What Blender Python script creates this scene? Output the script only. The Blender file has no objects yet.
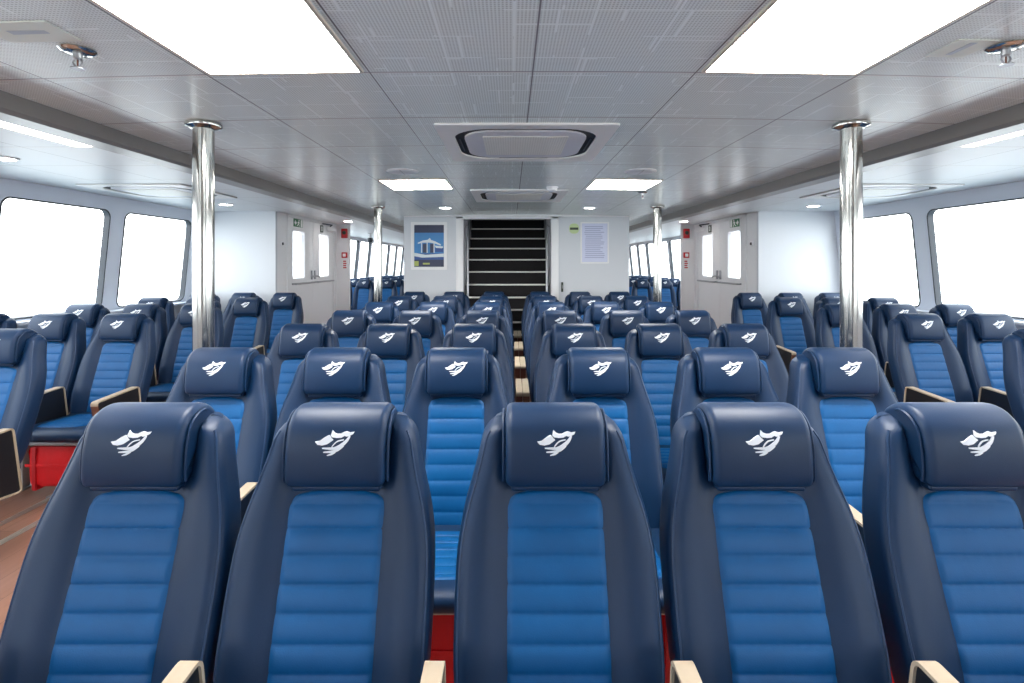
import bpy, bmesh, math, random
from mathutils import Vector, Matrix
random.seed(7)
scene = bpy.context.scene
COL = scene.collection
PI = math.pi
CAMX, EYE, FPX = -0.08, 1.53, 525.0
VPX, VPY = 511.0, 263.5

# ------------------------------------------------------------------ materials
def nd(nt, typ, **kw):
    n = nt.nodes.new(typ)
    for k, v in kw.items():
        setattr(n, k, v)
    return n

class NT:
    """small helper for node maths"""
    def __init__(self, nt): self.nt = nt
    def lk(self, a, b): self.nt.links.new(a, b)
    def val(self, sock, v):
        if hasattr(v, 'is_output'): self.lk(v, sock)
        else: sock.default_value = v
    def m(self, op, a, b=0.0, c=None):
        n = self.nt.nodes.new('ShaderNodeMath'); n.operation = op
        self.val(n.inputs[0], a); self.val(n.inputs[1], b)
        if c is not None: self.val(n.inputs[2], c)
        return n.outputs[0]
    def mix(self, f, a, b):
        n = self.nt.nodes.new('ShaderNodeMix'); n.data_type = 'RGBA'
        self.val(n.inputs[0], f)
        for s, v in ((n.inputs[6], a), (n.inputs[7], b)):
            if hasattr(v, 'is_output'): self.lk(v, s)
            else: s.default_value = (*v[:3], 1)
        return n.outputs[2]

def lin(r, g, b):
    f = lambda c: (c/255/12.92) if c/255 <= .04045 else ((c/255+.055)/1.055)**2.4
    return (f(r), f(g), f(b))

def mat(name, col, rough=.5, metal=0.0, spec=.5, bump=None, var=None, coat=0.0, sheen=0.0):
    m = bpy.data.materials.new(name); m.use_nodes = True
    nt = m.node_tree; h = NT(nt)
    b = nt.nodes['Principled BSDF']
    b.inputs['Base Color'].default_value = (*col, 1)
    b.inputs['Roughness'].default_value = rough
    b.inputs['Metallic'].default_value = metal
    b.inputs['Specular IOR Level'].default_value = spec
    b.inputs['Coat Weight'].default_value = coat
    b.inputs['Sheen Weight'].default_value = sheen
    tc = nd(nt, 'ShaderNodeTexCoord')
    if var:
        n = nd(nt, 'ShaderNodeTexNoise'); n.inputs['Scale'].default_value = var[0]
        n.inputs['Detail'].default_value = 4
        h.lk(tc.outputs['Object'], n.inputs['Vector'])
        k = var[1]
        h.lk(h.mix(n.outputs['Fac'], [c*(1-k) for c in col], [min(1, c*(1+k)) for c in col]), b.inputs['Base Color'])
    if bump:
        n = nd(nt, 'ShaderNodeTexNoise'); n.inputs['Scale'].default_value = bump[0]
        n.inputs['Detail'].default_value = 3
        h.lk(tc.outputs['Object'], n.inputs['Vector'])
        bp = nd(nt, 'ShaderNodeBump'); bp.inputs['Strength'].default_value = bump[1]
        bp.inputs['Distance'].default_value = bump[2] if len(bump) > 2 else .002
        h.lk(n.outputs['Fac'], bp.inputs['Height']); h.lk(bp.outputs[0], b.inputs['Normal'])
    return m

def emit(name, col, s):
    m = bpy.data.materials.new(name); m.use_nodes = True
    b = m.node_tree.nodes['Principled BSDF']
    b.inputs['Base Color'].default_value = (*[c*.8 for c in col], 1)
    b.inputs['Emission Color'].default_value = (*col, 1)
    b.inputs['Emission Strength'].default_value = s
    return m

M = {}
M['navy'] = mat('navy_leather', lin(8, 42, 76), .46, spec=.38, bump=(420, .22, .0012), var=(9, .12))
M['piping'] = mat('navy_piping', lin(22, 54, 90), .45)
M['blue'] = mat('blue_leather', lin(2, 84, 142), .47, spec=.33, bump=(300, .22, .0012), var=(14, .14))
M['crease'] = mat('dark_seam', lin(20, 30, 50), .7)
M['logo'] = mat('white_embroidery', (.82, .86, .93), .6, bump=(900, .3, .0006))
M['black'] = mat('black_vinyl', lin(20, 24, 32), .42, bump=(300, .15, .001))
M['beige'] = mat('beige_trim', lin(186, 170, 148), .42, spec=.4, var=(30, .08))
M['woodtrim'] = mat('brown_trim', lin(122, 80, 64), .45, var=(40, .15))
M['steel'] = mat('grey_steel', (.42, .43, .45), .38, .9)
M['chrome'] = mat('polished_steel', (.52, .51, .48), .13, 1.0, bump=(7, .05, .004))
M['red'] = mat('red_nylon', lin(222, 14, 26), .55, bump=(18, .6, .012), var=(10, .15))
M['wall'] = mat('white_wall', (.65, .67, .71), .42, spec=.4)
M['white'] = mat('white_paint', (.84, .835, .85), .4)
M['mullion'] = mat('window_wall_paint', (.70, .75, .84), .4)
M['gasket'] = mat('black_rubber', lin(38, 44, 54), .5)
M['beam'] = mat('grey_beam', lin(122, 118, 116), .36, .15, var=(3, .06))
M['acwhite'] = mat('ac_plastic', (.84, .83, .81), .4)
M['acgrey'] = mat('ac_grey_plastic', (.70, .70, .74), .4)
M['dark'] = mat('black_void', (.012, .012, .013), .7)
M['carpet'] = mat('stair_carpet', lin(34, 32, 34), .95, bump=(500, .5, .002))
M['nosing'] = mat('stair_nosing', (.82, .80, .76), .4, 0.0)
M['green'] = mat('sign_green', lin(30, 112, 70), .45)
M['signwhite'] = mat('sign_white', (.85, .87, .86), .45)
M['redbox'] = mat('alarm_red', lin(190, 26, 36), .4)
M['decal'] = mat('pale_decal', lin(214, 222, 214), .5)
M['decalmark'] = mat('decal_blue', lin(176, 190, 200), .5)
M['stickergreen'] = mat('sticker_green', lin(196, 214, 160), .5)
M['signdark'] = mat('sign_dark', lin(52, 62, 52), .5)
M['lamp'] = emit('lamp_diffuser', (1.0, .985, .955), 16.0)
M['lampside'] = emit('cove_diffuser', (1.0, 1.0, 1.0), 5.0)
M['spot'] = emit('downlight_diffuser', (1.0, .95, .88), 28.0)
M['lampframe'] = mat('lamp_frame', lin(206, 196, 182), .4)
M['postsky'] = mat('poster_sky', lin(58, 128, 190), .35)
M['postdark'] = mat('poster_navy', lin(36, 44, 78), .35)
M['postwhite'] = mat('poster_white', lin(212, 222, 226), .35)
M['postmid'] = mat('poster_blue', lin(34, 74, 140), .35)
M['postyellow'] = mat('poster_yellow', lin(168, 178, 96), .35)
M['paper'] = mat('notice_paper', lin(206, 210, 234), .3)
M['papertext'] = mat('notice_text', lin(160, 164, 196), .4)
M['rail'] = mat('floor_rail', (.62, .58, .52), .3, .8)

def glass_mat():
    m = bpy.data.materials.new('window_glass'); m.use_nodes = True
    nt = m.node_tree; h = NT(nt); nt.nodes.remove(nt.nodes['Principled BSDF'])
    out = nt.nodes['Material Output']
    t = nd(nt, 'ShaderNodeBsdfTransparent'); t.inputs[0].default_value = (.97, .985, .98, 1)
    g = nd(nt, 'ShaderNodeBsdfGlossy'); g.inputs['Roughness'].default_value = .03
    lw = nd(nt, 'ShaderNodeLayerWeight')
    mx = nd(nt, 'ShaderNodeMixShader')
    h.lk(h.m('MULTIPLY_ADD', h.m('POWER', lw.outputs['Facing'], 5.0), .5, .025), mx.inputs[0]); h.lk(t.outputs[0], mx.inputs[1]); h.lk(g.outputs[0], mx.inputs[2])
    h.lk(mx.outputs[0], out.inputs[0])
    return m
M['glass'] = glass_mat()

def ceiling_mat(name, dots=True, base=(.83, .92, .90)):
    m = bpy.data.materials.new(name); m.use_nodes = True
    nt = m.node_tree; h = NT(nt); b = nt.nodes['Principled BSDF']
    tc = nd(nt, 'ShaderNodeTexCoord'); sp = nd(nt, 'ShaderNodeSeparateXYZ')
    h.lk(tc.outputs['Object'], sp.inputs[0])
    x, y = sp.outputs[0], sp.outputs[1]
    def line(c, period, off, w):
        t = h.m('FRACT', h.m('ADD', h.m('DIVIDE', h.m('SUBTRACT', c, off), period), 100.5))
        return h.m('LESS_THAN', h.m('MULTIPLY', h.m('ABSOLUTE', h.m('SUBTRACT', t, .5)), period), w)
    seamx = line(x, .6, 0, .0028)
    seamy = line(y, .6, 1.93, .0028)
    seamy2 = line(y, .6, 1.938, .004)
    col = base
    if dots:
        p = .0108
        fx = h.m('SUBTRACT', h.m('FRACT', h.m('ADD', h.m('DIVIDE', x, p), 1000)), .5)
        fy = h.m('SUBTRACT', h.m('FRACT', h.m('ADD', h.m('DIVIDE', y, p), 1000)), .5)
        r2 = h.m('ADD', h.m('MULTIPLY', fx, fx), h.m('MULTIPLY', fy, fy))
        dot = h.m('LESS_THAN', r2, .085)
        masks = []
        for (sc, rot, bw, rh, offs) in ((1.0, 0, .31, .17, .37), (1.0, PI/2, .42, .23, .63)):
            mp = nd(nt, 'ShaderNodeMapping'); mp.inputs['Rotation'].default_value = (0, 0, rot)
            mp.inputs['Location'].default_value = (.13, .07, 0)
            h.lk(tc.outputs['Object'], mp.inputs[0])
            br = nd(nt, 'ShaderNodeTexBrick'); br.offset = offs; br.offset_frequency = 2
            br.squash = .6; br.squash_frequency = 3
            br.inputs['Scale'].default_value = sc
            br.inputs['Brick Width'].default_value = bw; br.inputs['Row Height'].default_value = rh
            br.inputs['Mortar Size'].default_value = .0038; br.inputs['Mortar Smooth'].default_value = 0
            h.lk(mp.outputs[0], br.inputs['Vector'])
            ns = nd(nt, 'ShaderNodeTexNoise'); ns.inputs['Scale'].default_value = 5.5
            ns.inputs['Detail'].default_value = 0
            h.lk(mp.outputs[0], ns.inputs['Vector'])
            masks.append(h.m('MULTIPLY', br.outputs['Fac'], h.m('GREATER_THAN', ns.outputs['Fac'], .47)))
        maze = h.m('MAXIMUM', masks[0], masks[1])
        dot = h.m('MULTIPLY', dot, h.m('SUBTRACT', 1.0, maze))
        col = h.mix(dot, base, [c*.64 for c in base])
        col = h.mix(maze, col, [min(1, c*1.10) for c in base])
    col = h.mix(seamy2, col, (.74, .74, .72))
    col = h.mix(h.m('MAXIMUM', seamx, seamy), col, (.22, .23, .24))
    h.lk(col, b.inputs['Base Color'])
    b.inputs['Roughness'].default_value = .30
    b.inputs['Specular IOR Level'].default_value = .55
    return m
M['ceil'] = ceiling_mat('perforated_ceiling')
M['ceilside'] = ceiling_mat('plain_ceiling', False, (.67, .70, .73))
M['ceilside'].node_tree.nodes['Principled BSDF'].inputs['Roughness'].default_value = .42
M['ceil'].node_tree.nodes['Principled BSDF'].inputs['Roughness'].default_value = .24

def floor_mat():
    m = bpy.data.materials.new('wood_floor'); m.use_nodes = True
    nt = m.node_tree; h = NT(nt); b = nt.nodes['Principled BSDF']
    tc = nd(nt, 'ShaderNodeTexCoord')
    mp = nd(nt, 'ShaderNodeMapping'); mp.inputs['Rotation'].default_value = (0, 0, PI/2)
    h.lk(tc.outputs['Object'], mp.inputs[0])
    br = nd(nt, 'ShaderNodeTexBrick'); br.inputs['Scale'].default_value = 1
    br.inputs['Brick Width'].default_value = 1.2; br.inputs['Row Height'].default_value = .15
    br.inputs['Mortar Size'].default_value = .0015
    br.inputs['Color1'].default_value = (*lin(172, 126, 104), 1)
    br.inputs['Color2'].default_value = (*lin(156, 110, 90), 1)
    br.inputs['Mortar'].default_value = (*lin(96, 66, 54), 1)
    h.lk(mp.outputs[0], br.inputs['Vector'])
    mp2 = nd(nt, 'ShaderNodeMapping'); mp2.inputs['Scale'].default_value = (26, 2.2, 1)
    h.lk(tc.outputs['Object'], mp2.inputs[0])
    ns = nd(nt, 'ShaderNodeTexNoise'); ns.inputs['Scale'].default_value = 1.6; ns.inputs['Detail'].default_value = 5
    h.lk(mp2.outputs[0], ns.inputs['Vector'])
    c = h.mix(h.m('MULTIPLY', ns.outputs['Fac'], .45), br.outputs['Color'], lin(104, 70, 56))
    h.lk(c, b.inputs['Base Color']); b.inputs['Roughness'].default_value = .3
    return m
M['floor'] = floor_mat()

def grille_mat():
    m = bpy.data.materials.new('ac_grille'); m.use_nodes = True
    nt = m.node_tree; h = NT(nt); b = nt.nodes['Principled BSDF']
    tc = nd(nt, 'ShaderNodeTexCoord'); sp = nd(nt, 'ShaderNodeSeparateXYZ')
    h.lk(tc.outputs['Object'], sp.inputs[0])
    fx = h.m('LESS_THAN', h.m('FRACT', h.m('ADD', h.m('DIVIDE', sp.outputs[0], .014), 500)), .28)
    fy = h.m('LESS_THAN', h.m('FRACT', h.m('ADD', h.m('DIVIDE', sp.outputs[1], .014), 500)), .28)
    h.lk(h.mix(h.m('MAXIMUM', fx, fy), (.90, .88, .82), (.74, .72, .66)), b.inputs['Base Color'])
    b.inputs['Roughness'].default_value = .45
    return m
M['grille'] = grille_mat()

# ------------------------------------------------------------------ geometry helpers
class MB:
    def __init__(s): s.v = []; s.f = []; s.mi = []
    def add(s, verts, faces, mi=0):
        o = len(s.v); s.v += [tuple(p) for p in verts]
        s.f += [tuple(i+o for i in f) for f in faces]; s.mi += [mi]*len(faces)
    def box(s, x0, x1, y0, y1, z0, z1, bev=0.0, mi=0, seg=2, mx=None):
        bm = bmesh.new(); bmesh.ops.create_cube(bm, size=1)
        for v in bm.verts:
            v.co = Vector(((x0+x1)/2+v.co.x*(x1-x0), (y0+y1)/2+v.co.y*(y1-y0), (z0+z1)/2+v.co.z*(z1-z0)))
        if bev > 0:
            bmesh.ops.bevel(bm, geom=list(bm.edges), offset=bev, segments=seg, profile=.5, affect='EDGES')
        if mx is not None: bmesh.ops.transform(bm, matrix=mx, verts=list(bm.verts))
        bm.verts.index_update()
        s.add([v.co[:] for v in bm.verts], [[v.index for v in f.verts] for f in bm.faces], mi); bm.free()
    def loft(s, rings, cap0=True, cap1=True, mi=0, closed=True):
        n = len(rings[0]); vs = [p for r in rings for p in r]; fs = []
        for i in range(len(rings)-1):
            for j in range(n if closed else n-1):
                k = (j+1) % n
                fs.append((i*n+j, i*n+k, (i+1)*n+k, (i+1)*n+j))
        if cap0: fs.append(tuple(reversed(range(n))))
        if cap1: fs.append(tuple((len(rings)-1)*n+j for j in range(n)))
        s.add(vs, fs, mi)
    def tube(s, path, r, n=8, mi=0, closed=False, cap=True):
        path = [Vector(p) for p in path]; rings = []
        L = len(path)
        for i, p in enumerate(path):
            if closed: t = path[(i+1) % L]-path[i-1]
            else: t = path[min(i+1, L-1)]-path[max(i-1, 0)]
            t.normalize()
            up = Vector((1, 0, 0)) if abs(t.x) < .9 else Vector((0, 0, 1))
            a = t.cross(up).normalized(); b = t.cross(a).normalized()
            rr = r[i] if isinstance(r, (list, tuple)) else r
            rings.append([p+a*math.cos(2*PI*k/n)*rr+b*math.sin(2*PI*k/n)*rr for k in range(n)])
        if closed: rings.append(rings[0]); cap = False
        s.loft(rings, cap, cap, mi)
    def lathe(s, prof, cx=0, cy=0, n=32, mi=0):
        rings = [[(cx+r*math.cos(2*PI*k/n), cy+r*math.sin(2*PI*k/n), z) for k in range(n)] for r, z in prof]
        s.loft(rings, True, True, mi)
    def build(s, name, mats, parent=None, smooth=40, loc=None):
        me = bpy.data.meshes.new(name); me.from_pydata(s.v, [], s.f)
        if not isinstance(mats, (list, tuple)): mats = [mats]
        for m in mats: me.materials.append(m)
        me.polygons.foreach_set('material_index', s.mi)
        bm = bmesh.new(); bm.from_mesh(me); bmesh.ops.recalc_face_normals(bm, faces=list(bm.faces)); bm.to_mesh(me); bm.free()
        if smooth:
            me.shade_smooth(); me.set_sharp_from_angle(angle=math.radians(smooth))
        return link(name, me, parent, loc)

def link(name, me, parent=None, loc=None):
    o = bpy.data.objects.new(name, me); COL.objects.link(o)
    if parent is not None: o.parent = parent
    if loc is not None: o.location = loc
    return o

def tag(o, label, cat, group=None):
    o['label'] = label; o['category'] = cat
    if group: o['group'] = group
    return o

def thing(name, label, cat, loc=(0, 0, 0), group=None):
    o = bpy.data.objects.new(name, None); COL.objects.link(o); o.location = loc
    o.empty_display_size = .1
    return tag(o, label, cat, group)

def struct(o, label=None):
    o['kind'] = 'structure'
    if label: o['label'] = label
    return o

def sempty(name, label, loc=(0, 0, 0)):
    o = bpy.data.objects.new(name, None); COL.objects.link(o); o.location = loc
    return struct(o, label)

def rrect(x0, x1, y0, y1, r, n=6):
    pts = []
    for cx, cy, a0 in ((x1-r, y1-r, 0), (x0+r, y1-r, PI/2), (x0+r, y0+r, PI), (x1-r, y0+r, 1.5*PI)):
        for k in range(n+1):
            a = a0+PI/2*k/n; pts.append((cx+r*math.cos(a), cy+r*math.sin(a)))
    return pts

def rpoly(corners, r, n=5):
    """polygon with rounded corners"""
    out = []; N = len(corners)
    for i in range(N):
        p = Vector(corners[i]); a = Vector(corners[i-1]); b = Vector(corners[(i+1) % N])
        da = (a-p).normalized(); db = (b-p).normalized()
        p0 = p+da*r; p1 = p+db*r
        for k in range(n+1):
            t = k/n
            q = p0*(1-t)**2+p*2*t*(1-t)+p1*t*t
            out.append((q.x, q.y))
    return out

def offset_poly(poly, d):
    """move every vertex inward by d (ccw polygons)"""
    n = len(poly); area = sum(poly[i][0]*poly[(i+1) % n][1]-poly[(i+1) % n][0]*poly[i][1] for i in range(n))
    sg = 1 if area > 0 else -1; out = []
    for i in range(n):
        a = Vector(poly[i-1]); b = Vector(poly[(i+1) % n]); t = (b-a)
        if t.length < 1e-9: out.append(poly[i]); continue
        t.normalize(); nrm = Vector((-t.y, t.x))*sg
        q = Vector(poly[i])+nrm*d; out.append((q.x, q.y))
    return out

def plate_mesh(name, polys, thick, mtx, mats):
    """flat sheet with holes, extruded by thick, placed by mtx"""
    cu = bpy.data.curves.new('tmp', 'CURVE'); cu.dimensions = '2D'; cu.fill_mode = 'BOTH'; cu.extrude = thick/2
    for p in polys:
        sp = cu.splines.new('POLY'); sp.points.add(len(p)-1)
        for i, (u, v) in enumerate(p): sp.points[i].co = (u, v, 0, 1)
        sp.use_cyclic_u = True
    ob = bpy.data.objects.new('tmp', cu); COL.objects.link(ob)
    dg = bpy.context.evaluated_depsgraph_get(); dg.update()
    me = bpy.data.meshes.new_from_object(ob.evaluated_get(dg))
    bpy.data.objects.remove(ob); bpy.data.curves.remove(cu)
    me.name = name; me.transform(mtx); me.materials.clear()
    for m in (mats if isinstance(mats, (list, tuple)) else [mats]): me.materials.append(m)
    return me

def plane_mtx(origin, u, v):
    u = Vector(u); v = Vector(v); w = u.cross(v).normalized()
    m = Matrix.Identity(4)
    for r in range(3):
        m[r][0] = u[r]; m[r][1] = v[r]; m[r][2] = w[r]; m[r][3] = origin[r]
    return m

def catmull(pts, sub=5, closed=True):
    out = []; n = len(pts)
    for i in range(n if closed else n-1):
        g = lambda k: Vector(pts[k % n]) if closed else Vector(pts[max(0, min(n-1, k))])
        p0, p1, p2, p3 = g(i-1), g(i), g(i+1), g(i+2)
        for k in range(sub):
            t = k/sub
            q = .5*((2*p1)+(p2-p0)*t+(2*p0-5*p1+4*p2-p3)*t*t+(3*p1-p0-3*p2+p3)*t**3)
            out.append(tuple(q))
    if not closed: out.append(tuple(pts[-1]))
    return out

def interp(tab, z):
    if z <= tab[0][0]: return tab[0][1]
    for (a, va), (b, vb) in zip(tab, tab[1:]):
        if z <= b:
            t = (z-a)/(b-a); return va+(vb-va)*t
    return tab[-1][1]

def smoothtab(tab):
    return catmull(tab, 6, False)

def pillow(mb, prof, hw, r, mi=0, n=5, skew=None):
    """side profile (y,z) run across x with rounded ends"""
    rings = []
    for sgn in (-1, 1):
        rr = []
        for k in range(n+1):
            a = PI/2*k/n
            x = hw-r+r*math.sin(a); ins = r-r*math.cos(a)
            rr.append([(sgn*x, p[0], p[1]) for p in offset_poly(prof, ins)])
        rings += (list(reversed(rr)) if sgn < 0 else rr)
    mb.loft(rings, True, True, mi)

# ------------------------------------------------------------------ the ferry seat (faces -y, y=0 at the headrest front)
WT = smoothtab([(.40, .208), (.46, .230), (.56, .245), (.66, .2485), (.78, .2475), (.85, .242), (.91, .230), (.96, .2155), (1.01, .2015), (1.06, .190), (1.10, .181), (1.16, .170)])
def yfront(z): return .05-.37*(1.07-z) + (.02*max(0, (.62-z)/.2) if z < .62 else 0)
def bolster(x, w):
    a = abs(x)
    if a < .118: return .010
    t = min(1, (a-.118)/max(.02, (w-.04-.118)))
    return .010-.026*math.sin(min(1, t*1.15)*PI/2)

def backrest_mesh():
    mb = MB(); rings = []
    ZT = 1.062; zs = [.40+.0222*i for i in range(31)]
    zs = [z for z in zs if z < ZT] + [ZT]
    TOPR = .055
    tops = [ZT+TOPR*math.sin(PI/2*k/7) for k in range(1, 8)]
    for z in zs+tops:
        w = interp(WT, min(z, 1.15)); dep = .102-.018*max(0, (z-.8)/.35)
        y0 = yfront(z); ins = 0
        if z > ZT:
            c = math.sqrt(max(0, 1-((z-ZT)/TOPR)**2)); ins = .05*(1-c)
        if z < .46: ins = .02*((.46-z)/.06)**2
        w -= ins; w0 = w+ins; iy = ins*.5; r = .036; rb = .03
        gap = (y0+dep-iy)-(y0+iy-.016)
        if z > ZT: r = min(r, gap*.52); rb = min(rb, gap*.44)
        pts = []
        N = 22
        for i in range(N+1):
            x = -(w-r)+2*(w-r)*i/N
            pts.append((x, y0+iy+bolster(x, w0)))
        ye = y0+iy+bolster(w-r, w0)
        for k in range(1, 7):
            a = -PI/2+PI/2*k/6; pts.append((w-r+r*math.cos(a), ye+r+r*math.sin(a)))
        yb = y0+dep-iy
        for k in range(0, 6):
            a = PI/2*k/5; pts.append((w-rb+rb*math.cos(a), yb-rb+rb*math.sin(a)))
        for k in range(0, 6):
            a = PI/2+PI/2*k/5; pts.append((-(w-rb)+rb*math.cos(a), yb-rb+rb*math.sin(a)))
        for k in range(0, 6):
            a = PI+PI/2*k/6; pts.append((-(w-r)+r*math.cos(a), ye+r+r*math.sin(a)))
        rings.append([(x, y, z) for x, y in pts])
    mb.loft(rings)
    return mb

def piping_mesh(sides):
    mb = MB()
    for sg in sides:
        path = []
        for i in range(30):
            z = .47+(1.088-.47)*i/29; w = interp(WT, z); r = .036
            ins = .05*(1-math.sqrt(max(0, 1-((z-1.062)/.055)**2))) if z > 1.062 else 0
            a = -PI/4
            ye = yfront(z)+ins*.5+bolster(w-r, w)
            path.append((sg*(w-ins-r+r*math.cos(a)), ye+r+r*math.sin(a), z))
        mb.tube(path, .0032, 6)
    return mb

ZI = .953
def quilt(mb, place, length, hw, first, band, nx=26, nv=120, amp=.0095, rtop=.042):
    """place(u,x,off) -> point; u runs along the length"""
    vs = []; fs = []
    for j in range(nv+1):
        u = length*j/nv
        h = hw
        if u < rtop:
            h = hw-rtop+math.sqrt(max(0, rtop**2-(rtop-u)**2))
        for i in range(nx+1):
            s = -1+2*i/nx; x = h*s
            arch = .010*(s*s) * max(0, 1-u/.08)
            e = min(h*(1-abs(s)), u+.0, length-u+.02)
            edge = min(1, max(0, e)/.016); edge = math.sqrt(edge*(2-edge))
            t = (u+arch-first)/band
            if u+arch < first: b = math.sqrt(max(0, math.sin(PI*(u+arch)/first)))
            else: b = abs(math.sin(PI*t))**.42
            if u+arch < first: b = .55+.2*b
            wr = .0014*math.sin(x*230+j*.13)*(1-b)
            off = -.004 + amp*edge*(.30+.70*b)+wr
            vs.append(place(u+arch, x, off))
    for j in range(nv):
        for i in range(nx):
            a = j*(nx+1)+i; fs.append((a, a+1, a+nx+2, a+nx+1))
    mb.add(vs, fs)

def insert_mesh():
    mb = MB()
    quilt(mb, lambda u, x, off: (x, yfront(ZI-u)+.006-off, ZI-u), .475, .124, .030, .0572)
    return mb

HP = catmull([(-.018, .953), (-.032, .972), (-.033, 1.02), (-.026, 1.08), (-.010, 1.128), (.022, 1.160), (.062, 1.170), (.105, 1.160), (.140, 1.130), (.150, 1.09), (.10, 1.06), (.055, 1.02), (.03, .962)], 5)
HP = [(y+(.006 if z > 1.1 else 0)*0, .970+(z-.953)*(1.157-.970)/(1.170-.953)) for y, z in HP]
def hp_front(z):
    best = None
    for i in range(len(HP)):
        a, b = HP[i], HP[(i+1) % len(HP)]
        if (a[1]-z)*(b[1]-z) <= 0 and a[1] != b[1]:
            t = (z-a[1])/(b[1]-a[1]); y = a[0]+(b[0]-a[0])*t
            if best is None or y < best: best = y
    return best if best is not None else 0

def headrest_mesh():
    mb = MB(); pillow(mb, HP, .126, .020)
    # fold under the cushion
    fold = rrect(-.014, .03, .955, .972, .007, 4)
    pillow(mb, [(y, z) for y, z in fold], .112, .008)
    # embroidered emblem
    S = 60/1024*1.335/525*.96
    def P(px, py): return (px-470)*S, 1.083-(py-370)*S
    def poly(pts):
        pp = [P(*q) for q in pts]
        vs = [(x, hp_front(z)-.0022, z) for x, z in pp]+[(x, hp_front(z)+.003, z) for x, z in pp]
        n = len(pp)
        mb.add(vs, [tuple(range(n))]+[(i, (i+1) % n, n+(i+1) % n, n+i) for i in range(n)], 1)
    def stroke(path, ws):
        path = catmull(path, 5, False); L = len(path); ws2 = []
        for i in range(L):
            t = i/(L-1)*(len(ws)-1); k = min(len(ws)-2, int(t)); ws2.append(ws[k]+(ws[k+1]-ws[k])*(t-k))
        a, b = [], []
        for i in range(L):
            t = Vector(path[min(i+1, L-1)])-Vector(path[max(i-1, 0)]); t.normalize(); n = Vector((-t.y, t.x))*ws2[i]/2
            a.append(tuple(Vector(path[i])+n)); b.append(tuple(Vector(path[i])-n))
        for i in range(L-1): poly([a[i], a[i+1], b[i+1], b[i]])
    # wing, split into quads that follow the curve of the cushion
    poly([(145, 352), (190, 400), (270, 412), (300, 285), (220, 340)])
    poly([(300, 285), (270, 412), (360, 392), (385, 248), (365, 250)])
    poly([(385, 248), (360, 392), (420, 352), (460, 325), (425, 292), (400, 262)])
    poly([(430, 170), (408, 250), (440, 282), (520, 292), (525, 228), (470, 208)])
    poly([(525, 228), (520, 292), (600, 287), (655, 258), (640, 198), (580, 226)])
    poly([(640, 198), (655, 258), (690, 272), (745, 256), (740, 206), (685, 188)])
    poly([(740, 206), (745, 256), (795, 232), (815, 196)])
    stroke([(742, 262), (690, 340), (610, 408), (500, 458), (400, 464), (275, 458)], [26, 52, 60, 44, 36, 14])
    stroke([(650, 425), (545, 488), (440, 515), (300, 524)], [8, 40, 36, 14])
    stroke([(510, 525), (440, 556), (365, 578)], [14, 34, 10])
    stroke([(640, 322), (540, 345), (480, 390), (440, 440)], [14, 20, 20, 14])
    return mb

def headpiping_mesh(sides):
    mb = MB()
    for sg in sides:
        p2 = offset_poly(HP, .014)
        L_ = p2[4:37]; mb.tube([(sg*(.131-.012*max(0, (i-26)/6)), y+.006, z-.003-.010*max(0, (i-26)/6)) for i, (y, z) in enumerate(L_)], [.0040*(1 if i < 26 else max(.12, (32-i)/6)) for i in range(len(L_))], 6)
    return mb

SC = [(-.56, .412), (-.60, .420), (-.615, .448), (-.602, .475), (-.55, .488), (-.40, .482), (-.22, .470), (-.13, .48), (-.09, .46), (-.10, .40), (-.35, .402)]
def seat_mesh():
    mb = MB(); pillow(mb, catmull(SC, 5), .234, .03)
    return mb
def seatinsert_mesh():
    mb = MB()
    tab = [(0.0, (-.540, .489)), (.145, (-.40, .484)), (.36, (-.19, .471))]
    def pl(u, x, off):
        for (a, pa), (b, pb) in zip(tab, tab[1:]):
            if u <= b or b == .36:
                t = (u-a)/(b-a); return (x, pa[0]+(pb[0]-pa[0])*t-off*.2, pa[1]+(pb[1]-pa[1])*t+.001+off)
    quilt(mb, pl, .35, .15, .03, .057, nx=20, nv=80)
    return mb

ARM = rpoly([(-.185, .672), (-.57, .655), (-.49, .345), (-.135, .31)], .028)
def arm_panel():
    mb = MB(); p = offset_poly(ARM, .006)
    mb.loft([[(-.015, y, z) for y, z in p], [(.015, y, z) for y, z in p]])
    return mb
def arm_trim():
    mb = MB(); a = ARM; b = offset_poly(ARM, .009); n = len(a)
    hw = .0215
    for i in range(n):
        j = (i+1) % n
        y = (a[i][0]+a[j][0])/2; z = (a[i][1]+a[j][1])/2
        front = y < -.475 and z < .632 and abs(a[j][1]-a[i][1]) > .4*abs(a[j][0]-a[i][0])
        mi = 1 if front else 0
        q = [(-hw, *a[i]), (-hw, *a[j]), (hw, *a[j]), (hw, *a[i]), (-hw, *b[i]), (-hw, *b[j]), (hw, *b[j]), (hw, *b[i])]
        mb.add(q, [(0, 1, 2, 3), (4, 7, 6, 5), (0, 4, 5, 1), (3, 2, 6, 7)], mi)
    return mb
def leg_mesh():
    mb = MB()
    mb.box(-.02, .02, -.33, -.27, .012, .375, .006)
    mb.box(-.035, .035, -.46, -.12, 0, .014, .004)
    prof = [(-.13, .014), (-.17, .014), (-.272, .22), (-.272, .27)]
    mb.loft([[(-.012, y, z) for y, z in prof], [(.012, y, z) for y, z in prof]])
    return mb
def frame_mesh():
    mb = MB()
    mb.box(-.21, .21, -.54, -.49, .372, .395, .006); mb.box(-.21, .21, -.16, -.10, .372, .395, .006)
    for s in (-.2, .2): mb.box(s-.015, s+.015, -.53, -.11, .37, .395, .005)
    # hinge uprights carrying the back
    for s in (-.205, .205): mb.box(s-.012, s+.012, -.17, -.07, .31, .47, .006)
    return mb

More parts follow.
